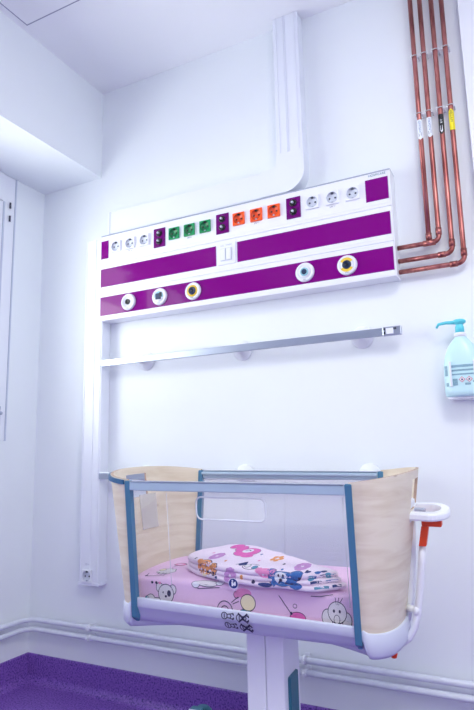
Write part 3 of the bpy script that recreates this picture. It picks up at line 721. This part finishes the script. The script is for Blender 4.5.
class Printer:
    """flat shapes pressed onto a soft surface along one direction; p = (u, t) on a slanted plane"""
    def __init__(self, mb, bvh, tilt, org, layer0=.0005, az=0):
        self.mb, self.bvh = mb, bvh
        self.x = ex*math.cos(az)+ey*math.sin(az); yy = ey*math.cos(az)-ex*math.sin(az)
        self.d = (yy*math.cos(tilt)-ez*math.sin(tilt)); self.t = (yy*math.sin(tilt)+ez*math.cos(tilt)); self.o = org; self.k = layer0
    def T(self, layer):
        def g(p):
            q = self.o+self.x*p[0]+self.t*p[1]
            h = self.bvh.ray_cast(q-self.d*.6, self.d)
            if h[0] is None: return None
            return h[0]-self.d*(self.k+.00025*layer)
        return g
    def fill(self, pts, mt, layer=0):
        # concentric rings keep the shape on the curved cloth
        c = V((sum(p[0] for p in pts)/len(pts), sum(p[1] for p in pts)/len(pts))); T = self.T(layer)
        vs = []; n = len(pts); R = 4
        for i in range(R+1):
            for p in pts:
                q = T(c+(V(p)-c)*max(i/R, .01))
                vs.append(q)
        fs = [[i*n+k, i*n+(k+1) % n, (i+1)*n+(k+1) % n, (i+1)*n+k] for i in range(R) for k in range(n)]
        fs = [f for f in fs if all(vs[i] is not None for i in f)]
        used = sorted({i for f in fs for i in f}); ix = {i: k for k, i in enumerate(used)}
        self.mb.add([vs[i] for i in used], [[ix[i] for i in f] for f in fs], mt, False)
    def ell(self, x, y, a, b_, mt, layer=0, rot=0, ol=0, n=20):
        pt = lambda g: [(x+(a+g)*math.cos(q)*math.cos(rot)-(b_+g)*math.sin(q)*math.sin(rot), y+(a+g)*math.cos(q)*math.sin(rot)+(b_+g)*math.sin(q)*math.cos(rot)) for q in [2*PI*i/n for i in range(n)]]
        if ol: self.fill(pt(ol), INK, layer)
        self.fill(pt(0), mt, layer+1)
    def stroke(self, pts, wd, mt, layer=3):
        for a, b_ in zip(pts[:-1], pts[1:]):
            a, b_ = V(a), V(b_); d = b_-a
            if d.length < 1e-6: continue
            n_ = V((-d.y, d.x)).normalized()*wd/2; k = max(1, int(d.length/.006)); T = self.T(layer)
            for i in range(k):
                qs = [T(q) for q in (a+d*(i/k)+n_, a+d*((i+1)/k)+n_, a+d*((i+1)/k)-n_, a+d*(i/k)-n_)]
                if None not in qs: self.mb.add(qs, [[0, 1, 2, 3]], mt)
    # plain nursery animals
    def bear(self, x, y, s, body, patch=None, look=1):
        self.ell(x-.9*s, y+.55*s, .42*s, .42*s, body, 0, ol=.0016); self.ell(x+.9*s, y+.45*s, .42*s, .42*s, body, 0, ol=.0016)
        self.ell(x, y, 1.0*s, .85*s, body, 2, ol=.0016)
        if patch: self.ell(x+.42*s, y+.05*s, .26*s, .30*s, patch, 4)
        else: self.ell(x+.35*s, y+.1*s, .08*s, .1*s, INK, 5)
        self.ell(x-.38*s, y+.1*s, .08*s, .1*s, INK, 5); self.ell(x, y-.25*s, .16*s, .11*s, INK, 5)
        self.ell(x-1.2*s, y-.75*s, .55*s, .3*s, body, 0, ol=.0014)
    def lamb(self, x, y, s, body):
        for a in range(7): self.ell(x+.75*s*math.cos(a*.9), y+.5*s*math.sin(a*.9), .36*s, .30*s, body, 0, ol=.0012)
        self.ell(x, y, .8*s, .55*s, body, 3); self.ell(x-.75*s, y+.25*s, .34*s, .28*s, PCREAM, 5, ol=.0012)
        for dx in (-.4, .1, .5): self.stroke([(x+dx*s, y-.5*s), (x+dx*s, y-.95*s)], .0018, INK, 6)
pm = Printer(mt_, bvm, math.radians(35), L((0, -.16, -.25)))

pm.bear(-.208, -.012, .021, PGREY, INK)
pm.ell(-.252, -.026, .012, .010, PGREY, 0, ol=.0014); pm.ell(-.262, -.026, .007, .006, PTEAL, 0, ol=.0012)
pm.lamb(-.240, .054, .022, PGREY)
pm.ell(-.243, .100, .016, .008, PROSE, 0, ol=.0018); pm.ell(-.243, .100, .009, .004, SHEET, 3); pm.stroke([(-.243, .092), (-.245, .076)], .0014, INK)
pm.stroke([(-.275, .036), (-.271, .023), (-.225, .030)], .0018, INK); pm.ell(-.272, .024, .003, .003, INK, 3)
for x in (-.248, -.236, -.226): pm.ell(x, .008, .0035, .0028, INK if x < -.23 else PROSE, 2)
pm.ell(-.125, .013, .010, .007, SIGNW, 0, ol=.0014); pm.ell(-.095, .018, .030, .008, PGREY, 0, ol=.0014); pm.ell(-.062, .022, .010, .007, SIGNW, 3, ol=.0012); pm.stroke([(-.12, .004), (-.06, .010)], .0016, INK)
pm.ell(.002, .004, .020, .009, PROSE, 0); pm.ell(-.016, .000, .007, .006, PROSE, 0, ol=.0012); pm.ell(.013, -.013, .018, .0145, PCREAM, 3, ol=.0016)
pm.ell(.006, -.031, .014, .005, PTEAL, 2, ol=.0012); pm.stroke([(-.012, -.004), (-.03, -.016)], .0016, INK); pm.stroke([(-.010, -.012), (-.026, -.018)], .0016, INK)
for r_ in (.020, .010): pm.stroke([(-.047+r_*math.cos(q), -.032+r_*.9*math.sin(q)) for q in [PI*i/10 for i in range(11)]], .002, INK)
pm.stroke([(.090, .006), (.105, -.010), (.120, -.026)], .0016, INK); pm.ell(.134, -.030, .018, .009, PPINK, 1, ol=.0014); pm.ell(.119, -.024, .003, .003, INK, 4)
pm.ell(.128, -.010, .004, .003, SHEET, 1, ol=.0012)
pm.stroke([(.166, .010), (.19, .011), (.216, .018)], .0016, INK)
pm.ell(.203, -.024, .012, .014, PGREY, 0, ol=.0016); pm.ell(.246, -.026, .010, .013, PGREY, 0, ol=.0016); pm.ell(.225, -.014, .020, .018, PGREY, 2, ol=.0016)
pm.ell(.218, -.012, .0025, .003, INK, 5); pm.ell(.231, -.012, .0025, .003, INK, 5); pm.ell(.224, -.026, .006, .007, PGREY, 5, ol=.0012)
for d in (-.006, 0, .006): pm.stroke([(.226+d*.4, -.001), (.23+d*1.4, .012)], .0013, INK)
for x, y in ((-.15, .075), (-.10, .075), (-.19, .09)): pm.ell(x, y, .010, .012, PGREY, 0, ol=.0016)
mo = mt_.build('mattress', None, L((0, 0, -.3275)))
tag(mo, 'pink sheeted mattress printed with small cartoon animals, lying in the crib', 'mattress')

# ------------------------------------------------------------------ folded blanket
bk = MB()
outline = [(-.196, -.045), (-.188, .02), (-.162, .095), (-.145, .118), (-.10, .116), (-.04, .098), (.06, .025), (.15, -.045), (.226, -.098), (.236, -.112), (.222, -.126), (.195, -.146), (.170, -.160), (.13, -.162), (.03, -.160), (-.04, -.148), (-.11, -.118), (-.165, -.082)]
def smooth_closed(p, n=4):
    o = []; N = len(p)
    for i in range(N):
        p0, p1, p2, p3 = V(p[i-1]), V(p[i]), V(p[(i+1) % N]), V(p[(i+2) % N])
        for k in range(n):
            t_ = k/n
            o.append(.5*((2*p1)+(-p0+p2)*t_+(2*p0-5*p1+4*p2-p3)*t_*t_+(-p0+3*p1-3*p2+p3)*t_**3))
    return o
ol = smooth_closed(outline)
cen = V((.03, -.035))
def bring(g, w, sag=0):
    o = []
    for p in ol:
        q = cen+(p-cen)*(1+g)
        d = (p-cen); wob = .0014*math.sin(9*math.atan2(d.y, d.x)+60*w)
        o.append(V((q.x+(sag if q.x > .1 else 0)*min(1, (q.x-.1)/.08 if q.x > .1 else 0), max(q.y, -.1645), w+wob*(g > -.3))))
    return o
# three folded layers, each with a rounded edge
base_w = BED+.0036; lv_ = []
for j, (g0, th_) in enumerate(((0, .012), (-.012, .012), (-.006, .013))):
    w0 = base_w+.0122*j; sg = (.006, -.004, -.012)[j]
    lv_ += [(g0-.055, w0+.0004, sg), (g0-.015, w0+.001, sg), (g0, w0+th_*.35, sg), (g0, w0+th_*.65, sg), (g0-.012, w0+th_*.95, sg), (g0-.035, w0+th_, sg)]
top = lv_[-1][1]
br = [bring(g, w, sg) for g, w, sg in lv_]+[bring(-.14, top+.001), bring(-.35, top+.002), bring(-.65, top+.003), bring(-.97, top+.003)]
bk.loft(br, BLANK, T=L)
bvb = BVHTree.FromPolygons([tuple(v) for v in bk.v], bk.f)
pb = Printer(bk, bvb, math.radians(40), L((0, -.16, -.24)))

pb.ell(-.105, .185, .018, .020, PPINK, 0, ol=.0012); pb.ell(-.080, .168, .014, .022, PPINK, 0, ol=.0012); pb.ell(-.048, .142, .032, .034, PPINK, 1, ol=.0012)
pb.ell(-.050, .150, .014, .016, SIGNW, 3); pb.stroke([(-.058, .150), (-.050, .158), (-.042, .150)], .003, INK, 5); pb.ell(-.03, .112, .016, .012, PPINK, 0)
for x, y, a, c in ((-.104, .098, .017, .026), (-.027, .021, .018, .015), (.138, .070, .018, .026)):
    for k in range(9): pb.ell(x+a*.6*math.cos(k*.7), y+c*.6*math.sin(k*.7), a*.42, c*.42, PLIL, 0, n=10)
pb.ell(-.108, .046, .021, .021, PORG, 0, ol=.0026); pb.ell(-.078, .040, .009, .012, PORG, 0, ol=.0026); pb.ell(-.128, .060, .010, .012, PORG, 2); pb.ell(-.112, .030, .010, .006, PCREAM, 3)
pb.fill([(-.022, .052), (-.002, .075), (.006, .056), (-.006, .046)], PNAVY, 0)
pb.ell(-.070, .020, .004, .005, PNAVY, 0); pb.ell(-.150, .078, .003, .005, INK, 0); pb.ell(.036, .010, .0045, .004, INK, 0); pb.ell(.005, .018, .004, .004, PORG, 0)
pb.ell(.022, .047, .020, .013, BLANK, 0, ol=.0018); pb.ell(.012, .05, .006, .008, PGREY, 2, ol=.0014); pb.ell(.032, .045, .006, .008, PTEAL, 2, ol=.0014)
pb.ell(.066, .030, .020, .012, PROSE, 0); pb.ell(.048, .034, .008, .010, PROSE, 0); pb.ell(.084, .033, .006, .008, PROSE, 0)
for k in range(5): pb.ell(.055+.010*math.cos(k*1.26), .108+.014*math.sin(k*1.26), .006, .009, PORG, 0, n=10)
pb.ell(.108, .018, .034, .0165, PBLUE, 0, ol=.0012); pb.ell(.080, .034, .010, .010, PBLUE, 0, ol=.0012); pb.ell(.140, .030, .014, .012, PBLUE, 0, ol=.0012)
pb.ell(.104, .020, .015, .010, SIGNW, 3); pb.ell(.099, .023, .0022, .0024, INK, 5); pb.ell(.110, .023, .0022, .0024, INK, 5); pb.ell(.104, .016, .004, .003, INK, 5)
pb.ell(.066, .006, .018, .004, PNAVY, 1); pb.ell(.140, .008, .014, .006, PBLUE, 1)
for k, (x, y) in enumerate(((.150, .030), (.164, .040), (.172, .026), (.185, .044), (.196, .052), (.206, .046))): pb.ell(x, y, .0075, .0045, (PBLUE, PNAVY, PTEAL)[k % 3], 1, rot=.6, n=10)
pe = Printer(bk, bvb, math.radians(18), L((.203, -.138, -.22)), az=math.radians(38))
for x0, x1, y, m_ in ((-.040, -.020, .012, PBLUE), (-.012, .010, .013, PNAVY), (.018, .036, .013, PTEAL), (-.036, -.010, .001, PNAVY), (.0, .03, .001, PBLUE), (-.03, .004, -.011, PTEAL), (.012, .034, -.010, PNAVY)):
    pe.stroke([(x0, y), ((x0+x1)/2, y+.0012), (x1, y)], .0055, m_, 1)
for k, (x, y) in enumerate(((.02, .085), (.10, .045), (.16, .045), (-.06, .07), (-.13, .12), (.0, .13), (.09, .075))): pb.ell(x, y, .003, .005, (PROSE, PBLUE, INK, PORG)[k % 4], 0, n=10)

bo_ = bk.build('folded_blanket', None, L((0, 0, base_w)))
tag(bo_, 'folded white blanket with pink, blue and orange animal print, lying on the pink mattress', 'blanket')

# ------------------------------------------------------------------ light
wd = bpy.data.worlds.new('daylight'); bpy.context.scene.world = wd; wd.use_nodes = True
bg = wd.node_tree.nodes['Background']; bg.inputs['Color'].default_value = (1, 1, .95, 1); bg.inputs['Strength'].default_value = 5.0
def area(name, loc, rot, sx, sy, power, col):
    l = bpy.data.lights.new(name, 'AREA'); l.shape = 'RECTANGLE'; l.size = sx; l.size_y = sy; l.energy = power; l.color = col
    o = bpy.data.objects.new(name, l); COL.objects.link(o); o.location = loc; o.rotation_euler = rot; return o
LC = (1, .99, .92)
area('window_daylight', (-1.25, -1.3, .75), (0, -math.radians(90), 0), .7, 1.7, 24, LC)
area('window_skylight', (-1.25, -1.55, 1.75), (0, -math.radians(90), 0), .8, 1.7, 31, LC)
area('side_fill', (XR-.05, -2.4, 1.6), (0, math.radians(90), 0), 1.0, 1.5, 14, LC)  # added fill light; the unseen right wall has no opening
area('ceiling_fill', (2.2, -1.6, CZ-.03), (0, 0, 0), .6, .6, 23, LC)  # added overhead fill, out of view, no fitting modelled
sc = bpy.context.scene
sc.view_settings.view_transform = 'Standard'; sc.view_settings.look = 'None'; sc.view_settings.gamma = 1; sc.view_settings.exposure = .05
sc.view_settings.use_curve_mapping = False
sc.cycles.max_bounces = 10; sc.cycles.diffuse_bounces = 6; sc.cycles.transparent_max_bounces = 24
for o in ALLO:
    if '_o' in o: del o['_o']
